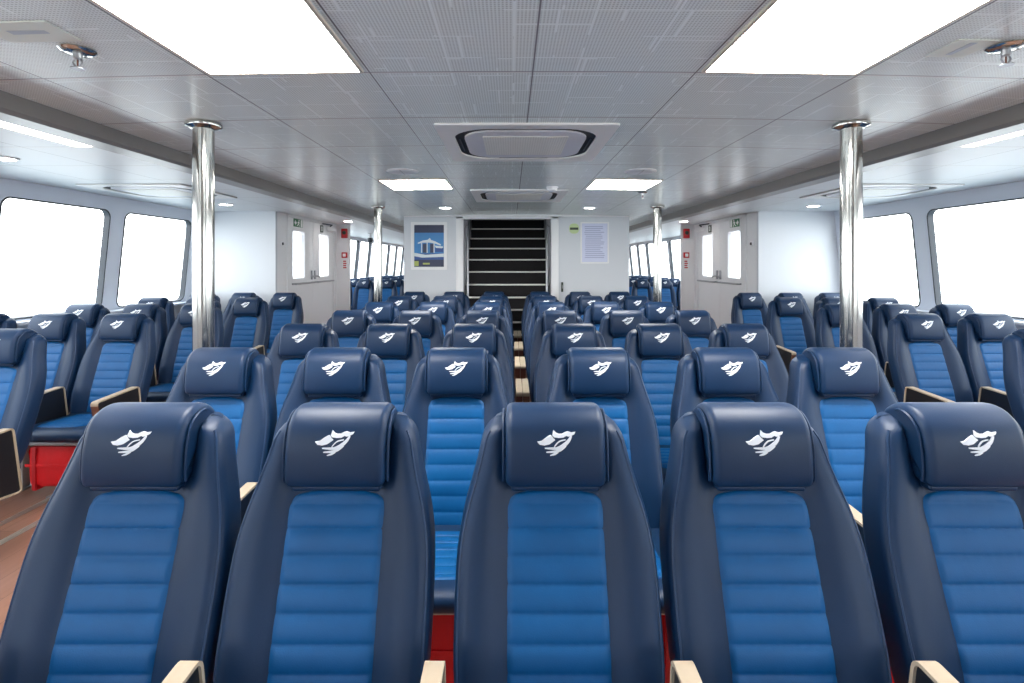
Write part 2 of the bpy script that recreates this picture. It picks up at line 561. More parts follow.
LIB = {}
def proto(key, name, mb, mats, smooth=40):
    o = mb.build(name, mats, None, smooth); me = o.data; bpy.data.objects.remove(o); LIB[key] = (name, me)
proto('back', 'backrest', backrest_mesh(), M['navy'])
for k_, s_ in (('pipl', -1), ('pipr', 1)): proto(k_, 'piping', piping_mesh((s_,)), M['piping'])
proto('ins', 'back_cushion', insert_mesh(), M['blue'], 60)
proto('head', 'headrest', headrest_mesh(), [M['navy'], M['logo']])
for k_, s_ in (('hpipl', -1), ('hpipr', 1)): proto(k_, 'headrest_piping', headpiping_mesh((s_,)), M['navy'])
proto('seat', 'seat', seat_mesh(), M['navy'])
proto('sins', 'seat_cushion', seatinsert_mesh(), M['blue'], 60)
proto('ap', 'armrest', arm_panel(), M['black'])
proto('at', 'armrest_trim', arm_trim(), [M['beige'], M['woodtrim']])
proto('leg', 'leg', leg_mesh(), M['steel'])
proto('frm', 'seat_frame', frame_mesh(), M['steel'])

def part(key, parent, loc=(0, 0, 0), label=None):
    n, me = LIB[key]; o = link(n, me, parent, loc)
    if label: o['label'] = label
    return o

def seat(x, y, label, group, arms=(-1,), armdx=.2625, armdx2=None):
    t = thing('ferry_seat', label, 'seat', (x, y, 0), group)
    b = part('back', t); part('pipl', b); part('pipr', b)
    part('ins', t, label='bright blue quilted back panel')
    h = part('head', t, label='navy headrest with white embroidered emblem'); part('hpipl', h); part('hpipr', h)
    s = part('seat', t); part('sins', s)
    for a in arms:
        ap = part('ap', t, (a*(armdx2 if (armdx2 and a > 0) else armdx), 0, 0), 'black armrest side panel'); part('at', ap, label='beige armrest edging')
    for sx in (-.10, .10): part('leg', t, (sx, 0, 0))
    part('frm', t)
    return t

ORD = ['front', 'second', 'third', 'fourth', 'fifth', 'sixth', 'rearmost']
# --- middle block
row1 = [-1.031, -.522, .032, .552, 1.087]
names1 = ['leftmost', 'second from left', 'the centre seat', 'second from right', 'rightmost']
for i, x in enumerate(row1):
    arms = (-1, 1) if i == 4 else (-1,)
    seat(x, 1.335, f'large blue leather seat, {names1[i]} in the front row of five', 'seats of the middle block', arms, (x-row1[i-1])/2 if i else .2625)
n6 = ['leftmost', 'second from left', 'just left of the gap', 'just right of the gap', 'second from right', 'rightmost']
row2 = [-1.350, -.840, -.315, .300, .862, 1.370]
rown = [-1.357, -.832, -.307, .307, .832, 1.357]
for k in range(1, 7):
    for i, x in enumerate(row2 if k == 1 else rown):
        arms = (-1, 1) if i in (2, 5) else (-1,)
        rn = ORD[k]+' row'; rr = row2 if k == 1 else rown
        seat(x, 1.335+.93*k, f'blue leather seat, {n6[i]} in the {rn} of the middle block', 'seats of the middle block', arms, (x-rr[i-1])/2 if i in (1, 2, 4, 5) else (.2625 if i == 0 else .283), .283 if i == 2 else .2625)
# --- side blocks
SIDE = [2.97, 3.495, 4.02]
SN = ['aisle seat', 'seat between two others', 'seat against the window']
SROWS = [2.94, 3.87, 4.80, 5.73, 6.66]
for sg, sname in ((-1, 'left'), (1, 'right')):
    for k, y in enumerate(SROWS):
        for i, ax in enumerate(SIDE):
            if k == 0 and i > 0: continue
            if k == 1 and i == 2 and sg > 0: continue
            if i == 0: arms = (-sg, sg)
            else: arms = (sg,)
            seat(sg*ax, y, f'blue leather {SN[i]}, {ORD[k] if k < 4 else "rearmost"} row of the {sname} side block', f'seats of the {sname} side block', arms)

# --- far cabin seats: one mesh each (a few pixels tall)
def far_mesh():
    mb = MB()
    def take(key, mi, dx=0):
        me = LIB[key][1]
        mb.add([(v.co.x+dx, v.co.y, v.co.z) for v in me.vertices], [tuple(p.vertices) for p in me.polygons], mi)
    take('back', 0); take('ins', 1); take('seat', 0); take('frm', 3); take('leg', 3, -.1); take('leg', 3, .1)
    me = LIB['head'][1]
    mb.add([v.co[:] for v in me.vertices], [tuple(p.vertices) for p in me.polygons if p.material_index == 0], 0)
    mb.add([v.co[:] for v in me.vertices], [tuple(p.vertices) for p in me.polygons if p.material_index == 1], 2)
    return mb
proto('far', 'far_ferry_seat', far_mesh(), [M['navy'], M['blue'], M['logo'], M['steel']])
FN = ['aisle seat', 'middle seat', 'window seat']
for sg, sname in ((-1, 'left'), (1, 'right')):
    for k in range(6):
        y = 12.2+.93*k
        for i, ax in enumerate(SIDE):
            px = abs(sg*ax-CAMX)*FPX/y
            lo, hi = (107, 166) if sg < 0 else (118, 178)
            if px < lo-6 or px > hi+8: continue
            o = link('ferry_seat', LIB['far'][1], None, (sg*ax, y, 0))
            tag(o, f'tiny blue {FN[i]}, {ORD[k] if k < 5 else "sixth"} row of the far cabin beyond the {sname} doors', 'seat', f'seats of the far {sname} cabin')

# --- life vest pouches under the seats
def vest_mesh(text=False):
    mb = MB()
    prof = catmull([(-.50, .10), (-.53, .17), (-.525, .34), (-.50, .362), (-.37, .362), (-.345, .22), (-.355, .10)], 4)
    pillow(mb, prof, .195, .04)
    mb.box(-.20, .20, -.537, -.529, .235, .255, .003)
    return mb
proto('vest', 'pouch', vest_mesh(), M['red'])
def strapmesh():
    mb = MB()
    for s in (-.14, .14):
        mb.box(s-.012, s+.012, -.534, -.34, .085, .101, .003)
        mb.box(s-.012, s+.012, -.540, -.528, .09, .36, .003)
        mb.box(s-.012, s+.012, -.51, -.345, .354, .369, .003)
    return mb
proto('vstrap', 'strap', strapmesh(), M['redbox'])
def vest(x, y, label):
    t = thing('life_vest', label, 'life vest', (x, y, 0), 'red life vests under the seats')
    part('vest', t); part('vstrap', t)
    return t
for i, x in enumerate(row2):
    vest(x, 1.335+.93, f'red life vest pouch under the seat {n6[i]} in the second row' if i in (2, 3) else f'red life vest pouch under the {n6[i]} seat in the second row')
for i, x in enumerate(rown):
    if i in (2, 3): vest(x, 1.335+.93*2, f'red life vest pouch under the seat {n6[i]} in the third row')
for sg, sname in ((-1, 'left'), (1, 'right')):
    for k in (1, 2, 3):
        v = vest(sg*2.97, SROWS[k], f'red life vest pouch under the aisle seat, {ORD[k]} row of the {sname} side block')
        if sg < 0 and k == 1:
            cu = bpy.data.curves.new('tmp', 'FONT'); cu.body = 'PL'; cu.size = .05; cu.extrude = .001
            ob = bpy.data.objects.new('tmp', cu); COL.objects.link(ob)
            dg = bpy.context.evaluated_depsgraph_get(); dg.update()
            me = bpy.data.meshes.new_from_object(ob.evaluated_get(dg)); bpy.data.objects.remove(ob)
            me.transform(Matrix.Translation((.06, -.5365, .165)) @ Matrix.Rotation(PI/2, 4, 'X'))
            me.materials.clear(); me.materials.append(M['gasket']); o = link('lettering', me, v); o['label'] = 'dark letters on the red pouch'

# ------------------------------------------------------------------ the cabin shell
Y0, YB, YE = -2.3, 7.6, 22.0
DW, DY0, DY1 = 3.22, 7.0, 9.45      # door wall, vestibule depth
mb = MB(); mb.box(-4.75, 4.75, Y0-.1, YE+.1, -.06, 0); struct(mb.build('floor', M['floor'], None, 0))
CAM = .008
def cz(x): return 2.236-CAM*x*x
def ceil_mesh(x0, x1, y0, y1, nx=16):
    mb = MB()
    ring = lambda y: [(x0+(x1-x0)*i/nx, y, cz(x0+(x1-x0)*i/nx)) for i in range(nx+1)]+[(x1-(x1-x0)*i/nx, y, 2.30) for i in range(nx+1)]
    mb.loft([ring(y0), ring(y1)])
    return mb
struct(ceil_mesh(-2.16, 2.16, Y0, YB+.06).build('ceiling', M['ceil'], None, 30))
for a, b in ((-2.16, -1.60), (1.60, 2.16)):
    struct(ceil_mesh(a, b, YB+.06, YE, 6).build('ceiling', M['ceil'], None, 30))
mb = MB()
struct(ceil_mesh(-1.6, 1.6, 10.6, YE).build('ceiling', M['ceil'], None, 30))
for sg in (-1, 1):
    mb = MB(); a, b = sorted((sg*2.12, sg*4.40)); mb.box(a, b, Y0, YE, 2.225, 2.31)
    struct(mb.build('ceiling', M['ceilside'], None, 0))
    mb = MB()
    prof = [(2.06, 2.25), (2.055, 2.135), (2.065, 2.118), (2.185, 2.118), (2.195, 2.13), (2.195, 2.25)]
    mb.loft([[(sg*x, y, z) for x, z in prof] for y in (Y0, YE)])
    struct(mb.build('beam', M['beam'], None, 25))

# hull walls with raked windows
LEAN = .10
def hull_mtx(sg, y0=0):
    v = Vector((sg*LEAN, 0, -1)); v.normalize()
    # u = +y, v runs up the leaning wall
    return plane_mtx((sg*(4.25+LEAN*2.24), 0, 0), (0, 1, 0), tuple(-v))
SLEN = math.hypot(1, LEAN)
winno = [0]
def hull(sg, ya, yb, wins, z0, z1):
    side = 'left' if sg < 0 else 'right'
    mt = hull_mtx(sg)
    holes = [rrect(a, b, z0*SLEN, z1*SLEN, .09, 7) for a, b in wins]
    me = plate_mesh('wall_'+side, [[(ya, 0), (yb, 0), (yb, 2.235*SLEN), (ya, 2.235*SLEN)]]+holes, .05, mt, M['mullion'])
    struct(link('wall_'+side, me))
    for (a, b), hh in zip(wins, holes):
        winno[0] += 1
        w = sempty(f'window_{winno[0]}', f'large raked window with rounded corners in the {side} wall')
        inner = offset_poly(hh, .013)
        g = plate_mesh('gasket', [hh, inner], .062, mt, M['gasket']); link('gasket', g, w)
        p = plate_mesh('pane', [offset_poly(hh, .012)], .008, mt, M['glass']); link('pane', p, w)
wn = [(5.66, 6.84), (4.28, 5.46), (2.90, 4.08), (1.52, 2.70), (.14, 1.32), (-1.24, -.06)]
wf = [(9.7+1.2*k, 9.7+1.2*k+1.06) for k in range(10)]
for sg in (-1, 1):
    hull(sg, Y0, DY0+.04, wn, 1.05, 2.09)
    hull(sg, DY1, YE, wf, 1.05, 2.16)
    # sill ledge along the window wall
    mb = MB(); xs = sorted((sg*4.22, sg*4.40)); mb.box(xs[0], xs[1], Y0, DY0-.02, 1.005, 1.035, .008)
    struct(mb.build('trim_1' if sg < 0 else 'trim_2', M['mullion'], None, 30))

# front wall (behind the camera) with bow windows
bow = [(-3.9, -2.7), (-2.5, -1.3), (1.3, 2.5), (2.7, 3.9)]
me = plate_mesh('wall_front', [[(-4.6, 0), (4.6, 0), (4.6, 2.3), (-4.6, 2.3)]]+[rrect(a, b, 1.0, 2.08, .09) for a, b in bow], .07,
                plane_mtx((0, Y0, 0), (1, 0, 0), (0, 0, 1)), M['wall'])
struct(link('wall_front', me))
for a, b in bow:
    winno[0] += 1
    w = sempty(f'window_{winno[0]}', 'bow window in the front wall')
    hh = rrect(a, b, 1.0, 2.08, .09)
    mt = plane_mtx((0, Y0, 0), (1, 0, 0), (0, 0, 1))
    link('gasket', plate_mesh('gasket', [hh, offset_poly(hh, .02)], .10, mt, M['gasket']), w)
    link('pane', plate_mesh('pane', [offset_poly(hh, .012)], .008, mt, M['glass']), w)
mb = MB(); mb.box(-4.6, 4.6, YE, YE+.08, 0, 2.3); struct(mb.build('wall_rear', M['wall'], None, 0))

# back wall with the stair opening
OX0, OX1, OZ = -.766, .499, 2.172
xm = lambda x: x
me = plate_mesh('wall_back', [[(-1.63, 0), (OX0, 0), (OX0, OZ), (OX1, OZ), (OX1, 0), (1.63, 0), (1.63, 2.26), (-1.63, 2.26)]], .06,
                plane_mtx((0, YB+.03, 0), (1, 0, 0), (0, 0, 1)), M['wall'])
struct(link('wall_back', me))
for sg in (-1, 1):
    mb = MB(); xs = sorted((sg*1.57, sg*1.63)); mb.box(xs[0], xs[1], YB+.06, 10.6, 0, 2.3)
    struct(mb.build('wall_stair_side', M['wall'], None, 0))
mb = MB(); mb.box(-1.63, 1.63, 10.6, 10.66, 0, 2.3); struct(mb.build('wall_stair_rear', M['wall'], None, 0))
# stairwell lining
mb = MB()
mb.box(OX0-.05, OX0, YB+.06, 10.6, 0, 3.9); mb.box(OX1, OX1+.05, YB+.06, 10.6, 0, 3.9)
struct(mb.build('wall_stairwell', M['acgrey'], None, 0))
mb = MB(); mb.box(OX0-.05, OX1+.05, YB+.06, 10.6, 3.9, 3.95); mb.box(OX0-.05, OX1+.05, YB+.03, YB+.06, 2.26, 3.9); mb.box(OX0-.05, OX1+.05, 10.54, 10.6, 2.3, 3.9)
struct(mb.build('ceiling_stairwell', M['carpet'], None, 0))
# door jamb trim around the opening
mb = MB()
mb.box(OX0-.11, OX0-.003, YB-.022, YB+.002, 0, OZ+.06, .006); mb.box(OX1+.003, OX1+.11, YB-.022, YB+.002, 0, OZ+.06, .006)
mb.box(OX0-.11, OX1+.11, YB-.022, YB+.002, OZ+.003, OZ+.05, .006)
struct(mb.build('trim_3', M['white'], None, 30))
mb = MB(); mb.box(-1.63, 1.63, YB-.03, YB+.001, 2.205, 2.25, .008); struct(mb.build('trim_4', M['white'], None, 30))

st = thing('staircase', 'black carpeted staircase with pale nosings behind the rear wall opening', 'stairs', (0, YB, 0))
zs = [.152, .331, .510, .689, .868, 1.047, 1.225, 1.412, 1.599, 1.78, 1.949, 2.121, 2.30, 2.48]
for i, z in enumerate(zs):
    d = 7.62+.2*(i-5) if i >= 5 else 7.62-.012*(5-i)
    mb = MB(); x0, x1 = OX0+.012, OX1-.012
    zb = zs[i-1] if i > 0 else 0
    mb.box(x0, x1, d-YB, d-YB+.27, z-.045, z-.004)
    mb.box(x0, x1, d-YB+.02, d-YB+.05, zb-.004, z-.04)
    s = mb.build('step', M['carpet'], st, 30)
    mb = MB(); mb.box(x0, x1, d-YB-.008, d-YB+.05, z-.022, z, .003)
    n = mb.build('nosing', M['nosing'], s, 30); n['label'] = 'pale metal step nosing'
for sx in (OX0+.055, OX1-.055):
    mb = MB()
    a = Vector((sx, .06, 1.02+.80)); 
    mb.tube([(sx, .05, .3), (sx, .05, 1.86), (sx, .10, 1.95), (sx, 1.6, 3.3)], .019, 10)
    for k in range(5):
        yy = .3+.28*k; zz = 1.95+(yy-.10)*.9
        wx = OX0 if sx < 0 else OX1
        mb.tube([(sx, yy, zz), (wx, yy, zz-.05)], .008, 6)
    o = mb.build('handrail', M['steel'], st, 40)

# vestibules with double doors on both sides
dn = [0]
for sg in (-1, 1):
    side = 'left' if sg < 0 else 'right'
    mb = MB(); xs = sorted((sg*DW, sg*4.42)); mb.box(xs[0], xs[1], DY0, DY0+.05, 0, 2.26)
    struct(mb.build('wall_'+side+'_transverse', M['wall'], None, 0))
    mb = MB(); xs = sorted((sg*2.99, sg*4.42)); mb.box(xs[0], xs[1], DY1, DY1+.06, 0, 2.26)
    struct(mb.build('wall_'+side+'_post', M['white'], None, 0))
    A, B, C = 7.40, 8.33, 9.26
    mt = plane_mtx((sg*(DW+.025), 0, 0), (0, 1, 0), (0, 0, 1))
    me = plate_mesh('wall', [[(DY0+.05, 0), (A, 0), (A, 2.19), (C, 2.19), (C, 0), (DY1, 0), (DY1, 2.26), (DY0+.05, 2.26)]], .05, mt, M['white'])
    struct(link('wall_'+side+'_doors', me))
    # frame
    mb = MB()
    for yy in (A-.05, C+.003):
        xs = sorted((sg*(DW-.012), sg*(DW+.03))); mb.box(xs[0], xs[1], yy, yy+.047, 0, 2.235, .004)
    mb.box(xs[0], xs[1], A-.05, C+.05, 2.192, 2.235, .004)
    struct(mb.build('trim_5' if sg < 0 else 'trim_6', M['white'], None, 30))
    for (ya, yb, wa, wb) in ((A+.006, B-.005, 7.53, 8.00), (B+.005, C-.006, 8.58, 9.05)):
        dn[0] += 1
        d = sempty(f'door_{dn[0]}', f'white door leaf with tall window, {"near" if ya < 8 else "far"} one of the {side} pair')
        hole = rrect(wa, wb, 1.30, 2.02, .06, 6)
        link('door_leaf', plate_mesh('door_leaf', [[(ya, .01), (yb, .01), (yb, 2.185), (ya, 2.185)], hole], .045, mt, M['white']), d)
        link('window_frame', plate_mesh('window_frame', [rrect(wa-.02, wb+.02, 1.28, 2.04, .075, 6), offset_poly(hole, .012)], .058, mt, M['white']), d)
        link('pane', plate_mesh('pane', [hole], .008, mt, M['glass']), d)
        mb = MB(); xi = sg*(DW-.055)
        lo, hi = (ya+.12, yb-.05) if ya < 8 else (ya+.05, yb-.12)
        mb.tube([(xi, lo, 1.235), (xi, hi, 1.235)], .014, 10)
        for yy in (lo+.01, hi-.01): mb.tube([(xi, yy, 1.235), (sg*(DW+.01), yy, 1.235)], .012, 8)
        p = mb.build('push_bar', M['steel'], d, 40); p['label'] = 'grey push bar'
        # lever by the leaf meeting edge
        mb = MB(); ye = yb-.06 if ya < 8 else ya+.06
        mb.box(*sorted((sg*(DW-.018), sg*(DW+.01))), ye-.022, ye+.022, 1.28, 1.42, .005)
        mb.tube([(sg*(DW-.045), ye, 1.33), (sg*DW, ye, 1.33)], .011, 8)
        mb.tube([(sg*(DW-.045), ye, 1.33), (sg*(DW-.045), ye+(-.1 if ya < 8 else .1), 1.31)], .010, 8)
        mb.build('door_handle', M['steel'], d, 40)
    # door closer (white case with dark arm) at the top of the far leaf
    t = thing('door_closer', f'white door closer with dark arm above the {side} far door', 'door closer', (sg*DW, 8.95, 2.09))
    mb = MB(); xs = sorted((-sg*.003, -sg*.075)); mb.box(xs[0], xs[1], -.02, .27, -.01, .06, .008); mb.build('case', M['white'], t, 30)
    mb = MB(); mb.tube([(-sg*.05, .02, .068), (-sg*.13, -.12, .085), (-sg*.02, -.26, .098)], .011, 8); mb.build('arm', M['gasket'], t, 40)
    # exit sign with running figure
    t = thing('exit_sign', f'green and white exit pictogram sign on the {side} door', 'sign', (sg*(DW-.0), 7.74, 2.125))
    mtS = plane_mtx((-sg*.0035, 0, 0), (0, sg*1.0, 0), (0, 0, 1)) if False else plane_mtx((-sg*.003, 0, 0), (0, 1, 0), (0, 0, 1))
    link('plate', plate_mesh('plate', [rrect(-.16, .16, -.058, .058, .008)], .006, mtS, M['green']), t)
    mtW = plane_mtx((-sg*.0070, 0, 0), (0, 1, 0), (0, 0, 1))
    fig = [[(.02+.018*math.cos(a), .038+.014*math.sin(a)) for a in [2*PI*k/10 for k in range(10)]],
           [(-.005, .022), (.022, .022), (.05, .0), (.043, -.008), (.02, .008), (.012, -.012), (.034, -.03), (.034, -.055), (.022, -.055), (.022, -.036), (-.004, -.018), (-.03, -.045), (-.055, -.045), (-.055, -.034), (-.034, -.032), (-.012, -.005), (-.014, .008), (-.03, -.004), (-.037, .003)]]
    door = [[(.08, -.055), (.145, -.055), (.145, .055), (.08, .055)]]
    arrow = [[(-.145, .0), (-.105, .04), (-.105, .015), (-.07, .015), (-.07, -.015), (-.105, -.015), (-.105, -.04)]]
    for k, pl in enumerate((fig[0], fig[1], door[0], arrow[0])):
        pass
    link('pictogram', plate_mesh('pictogram', [fig[0], fig[1], door[0], arrow[0]], .003, mtW, M['signwhite']), t)
    t = thing('door_notice', f'small dark notice with pale mark on the {side} far door', 'sign', (sg*DW, 8.70, 2.105))
    link('plate', plate_mesh('plate', [rrect(-.065, .065, -.06, .06, .01)], .006, mtS, M['signdark']), t)
    link('mark', plate_mesh('mark', [rrect(-.025, .025, -.04, .04, .02), rrect(-.010, .010, -.022, .022, .008)], .003, mtW, M['signwhite']), t)
    # fire alarm and call point on the post beyond the doors
    px = sg*3.07
    t = thing('fire_alarm', f'red fire alarm sounder high on the post by the {side} doors', 'fire alarm', (px, DY1, 2.07))
    mb = MB(); mb.box(-.055, .055, -.05, 0, -.085, .085, .012); mb.build('case', M['redbox'], t, 30)
    mb = MB(); mb.tube([(0, -.05, .01), (0, -.062, .01)], [.035, .028], 16); mb.build('grille', M['signdark'], t, 40)
    t = thing('call_point', f'small red fire call point below the alarm by the {side} doors', 'call point', (px, DY1, 1.68))
    mb = MB(); mb.box(-.05, .05, -.04, 0, -.05, .05, .008); mb.build('case', M['redbox'], t, 30)
    mb = MB(); mb.box(-.028, .028, -.044, -.038, -.028, .028, .003); mb.build('window', M['signwhite'], t, 30)
    t = thing('fire_notice', f'white notice with red lettering below the call point by the {side} doors', 'sign', (px, DY1, 1.51))
    mb = MB(); mb.box(-.05, .05, -.004, 0, -.085, .085, .001); mb.build('plate', M['signwhite'], t, 0)
    mb = MB()
    for k in range(4): mb.box(-.03, .03-.008*(k % 2), -.006, -.0035, -.065+.038*k, -.043+.038*k)
    mb.build('lettering', M['redbox'], t, 0)
    # small wall switch
    t = thing('wall_switch', f'small dark push button on the wall beside the {side} doors', 'switch', (sg*DW, 7.17, 1.80))
    mb = MB(); mb.box(*sorted((0, -sg*.02)), -.035, .035, -.035, .035, .005); mb.build('plate', M['white'], t, 30)
    mb = MB(); mb.box(*sorted((-sg*.018, -sg*.032)), -.018, .018, -.018, .018, .004); mb.build('button', M['gasket'], t, 30)
    # little black dome camera in the far cabin
    t = thing('dome_camera', f'small black camera hanging from the far {side} cabin ceiling', 'camera', (sg*3.3, 12.0, 2.225))
    mb = MB(); mb.lathe([(.05, 0), (.05, -.02), (.025, -.03), (.025, -.11)], n=16); mb.build('bracket', M['white'], t, 40)
    mb = MB(); mb.lathe([(.055, -.11), (.06, -.14), (.055, -.19), (.03, -.215), (.004, -.22)], n=16); mb.build('dome', M['gasket'], t, 40)

# ------------------------------------------------------------------ pillars
def column(x, y, label):
    t = thing('support_column', label, 'column', (x, y, 0), 'polished columns')
    zt = cz(x)
    mb = MB(); mb.lathe([(.048, .0), (.048, zt-.001)], n=48); mb.build('shaft', M['chrome'], t, 40)
    mb = MB(); mb.lathe([(.049, zt-.030), (.056, zt-.029), (.066, zt-.024), (.080, zt-.019), (.083, zt-.011), (.081, zt-.003), (.049, zt-.001)], n=48); mb.build('collar', M['chrome'], t, 40)
    mb = MB(); mb.lathe([(.085, 0), (.085, .008), (.052, .016)], n=40); mb.build('base_flange', M['chrome'], t, 40)
column(-1.585, 2.57, 'polished steel column on the left, nearer of its pair')
column(1.585, 2.57, 'polished steel column on the right, nearer of its pair')
column(-1.66, 6.24, 'polished steel column on the left, in front of rear wall')
column(1.66, 6.24, 'polished steel column on the right, in front of rear wall')

# ------------------------------------------------------------------ ceiling fittings
def lightpanel(x, y, label, w=.565, l=.575, z=None, m='lamp'):
    z = cz(x) if z is None else z
    dz = CAM*2*x
    t = thing('ceiling_light', label, 'light', (x, y, z), 'square ceiling light panels')
    if z == cz(x): t.rotation_euler = (0, math.atan(CAM*2*x), 0)
    mt = Matrix.Translation((0, 0, -.0045))
    link('frame', plate_mesh('frame', [rrect(-w/2, w/2, -l/2, l/2, .004), rrect(-w/2+.012, w/2-.012, -l/2+.012, l/2-.012, .004)], .009, mt, M['lampframe']), t)
    mb = MB(); mb.box(-w/2+.012, w/2-.012, -l/2+.012, l/2-.012, -.007, -.001); mb.build('diffuser', M[m], t, 0)
lightpanel(-.90, 1.63, 'large bright square ceiling panel at upper left')
lightpanel(.897, 1.63, 'large bright square ceiling panel at upper right')
lightpanel(-.90, 4.63, 'bright ceiling panel left of the two air conditioners')
lightpanel(.90, 4.63, 'bright ceiling panel right of the two air conditioners')
for sg in (-1, 1):
    lightpanel(sg*2.48, 1.8, f'long bright light panel beside the beam over the {"left" if sg < 0 else "right"} windows', .36, 2.6, 2.225, 'lampside')

def ac(x, y, z, label, group):
    t = thing('air_conditioner', label, 'air conditioner', (x, y, z), group)
    T = lambda zz: Matrix.Translation((0, 0, zz))
    h = .47
    link('frame', plate_mesh('frame', [rrect(-h, h, -h, h, .02), rrect(-.392, .392, -.392, .392, .21, 8)], .012, T(-.006), M['acwhite']), t)
    link('slot', plate_mesh('slot', [rrect(-.39, .39, -.39, .39, .21, 8)], .002, T(-.0015), M['dark']), t)
    o = link('centre_panel', plate_mesh('centre_panel', [rrect(-.338, .338, -.338, .338, .165, 8)], .012, T(-.006), M['acgrey']), t)
    o = link('grille', plate_mesh('grille', [rrect(-.235, .235, -.235, .235, .01)], .006, T(-.013), M['grille']), t); o['label'] = 'cream intake grille'
    # louvre blades in the slot
    for a in range(4):
        mb = MB(); mb.box(-.16, .16, -.372, -.366, -.008, -.003, mx=Matrix.Rotation(a*PI/2, 4, 'Z'))
        mb.build('louvre', M['gasket'], t, 0)
ac(0, 3.10, cz(.2), 'square ceiling air conditioner, nearer of the two in the middle', 'ceiling air conditioners')
ac(0, 5.47, cz(.2), 'square ceiling air conditioner, farther one near the rear wall', 'ceiling air conditioners')
for sg in (-1, 1):
    ac(sg*3.42, 5.05, 2.225, f'ceiling air conditioner over the {"left" if sg < 0 else "right"} side seats', 'ceiling air conditioners')

def downlight(x, y, z, label):
    t = thing('downlight', label, 'light', (x, y, z), 'round downlights')
    mb = MB(); mb.lathe([(.085, 0), (.085, -.006), (.068, -.010), (.066, -.004), (.066, 0)], n=32); mb.build('rim', M['white'], t, 40)
    mb = MB(); mb.lathe([(.066, -.001), (.066, -.0065)], n=32); mb.build('diffuser', M['spot'], t, 40)
downlight(-.90, 6.55, cz(.9), 'round downlight left of the stairs near the rear wall')
downlight(.90, 6.55, cz(.9), 'round downlight right of the stairs near the rear wall')
downlight(-3.42, 3.45, 2.225, 'round downlight over the left side seats near the windows')
downlight(-3.42, 6.15, 2.225, 'round downlight by the white wall on the left')
downlight(3.55, 6.30, 2.225, 'round downlight by the white wall on the right')
for sg in (-1, 1):
    downlight(sg*2.75, 8.6, 2.225, f'round downlight in the passage by the {"left" if sg < 0 else "right"} doors')
for sg in (-1, 1):
    t = thing('ceiling_speaker', f'flat round speaker cover in front of the far {"left" if sg < 0 else "right"} light panel', 'speaker', (sg*.9, 3.97, cz(.9)))
    mb = MB(); mb.lathe([(.12, 0), (.12, -.005), (.105, -.010)], n=36); mb.build('rim', M['white'], t, 40)
    mb = MB(); mb.lathe([(.104, -.006), (.104, -.0115), (.05, -.013)], n=36); mb.build('grille', M['ceilside'], t, 40)

def sprinkler(x, y, label):
    t = thing('sprinkler', label, 'sprinkler', (x, y, cz(x)), 'ceiling sprinklers')
    mb = MB(); mb.lathe([(.050, 0), (.052, -.004), (.042, -.012), (.022, -.014)], n=32); mb.build('rose', M['chrome'], t, 40)
    mb = MB(); mb.lathe([(.013, -.012), (.013, -.03), (.009, -.034)], n=16)
    for s in (-1, 1): mb.tube([(s*.010, 0, -.03), (s*.015, 0, -.043), (s*.004, 0, -.058)], .003, 6)
    mb.tube([(0, 0, -.03), (0, 0, -.055)], .0025, 8, mi=1)
    mb.lathe([(.006, -.056), (.020, -.060), (.020, -.063)], n=16)
    o = mb.build('head', [M['steel'], M['woodtrim']], t, 40)
sprinkler(-1.475, 1.69, 'chrome ceiling sprinkler beside the upper left light panel')
sprinkler(1.485, 1.66, 'chrome ceiling sprinkler beside the upper right light panel')
sprinkler(1.20, 5.1, 'tiny ceiling sprinkler behind the right-hand far light panel')
t = thing('smoke_detector', 'white smoke detector beside the farther air conditioner', 'smoke detector', (.30, 4.83, cz(.3)))
mb = MB(); mb.lathe([(.055, 0), (.055, -.012), (.05, -.016)], n=28); mb.build('base', M['white'], t, 40)
mb = MB(); mb.lathe([(.045, -.014), (.045, -.035), (.03, -.045)], n=28); mb.build('sensor', M['white'], t, 40)
def decal(x0, x1, y0, y1, label, mark):
    x, y = (x0+x1)/2, (y0+y1)/2
    t = thing('ceiling_decal', label, 'sticker', (x, y, cz(x))); t.rotation_euler = (0, math.atan(CAM*2*x), 0)
    mb = MB(); mb.box(x0-x, x1-x, y0-y, y1-y, -.004, .0005); mb.build('sheet', M['decal'], t, 0)
    mb = MB()
    pts = mark
    n = len(pts); mb.add([(px, py, -.0048) for px, py in pts]+[(px, py, -.0035) for px, py in pts],
                         [tuple(range(n))]+[(i, (i+1) % n, n+(i+1) % n, n+i) for i in range(n)]); mb.build('mark', M['decalmark'], t, 0)
decal(-1.62, -1.405, 1.49, 1.62, 'pale sticker on the ceiling beside the left sprinkler', [(-.05, -.015), (.06, -.012), (.06, .008), (-.05, .010)])
decal(1.30, 1.425, 1.617, 1.75, 'pale sticker on the ceiling beside the right sprinkler', [(-.012, -.05), (.010, -.05), (.006, .045), (-.012, .045)])

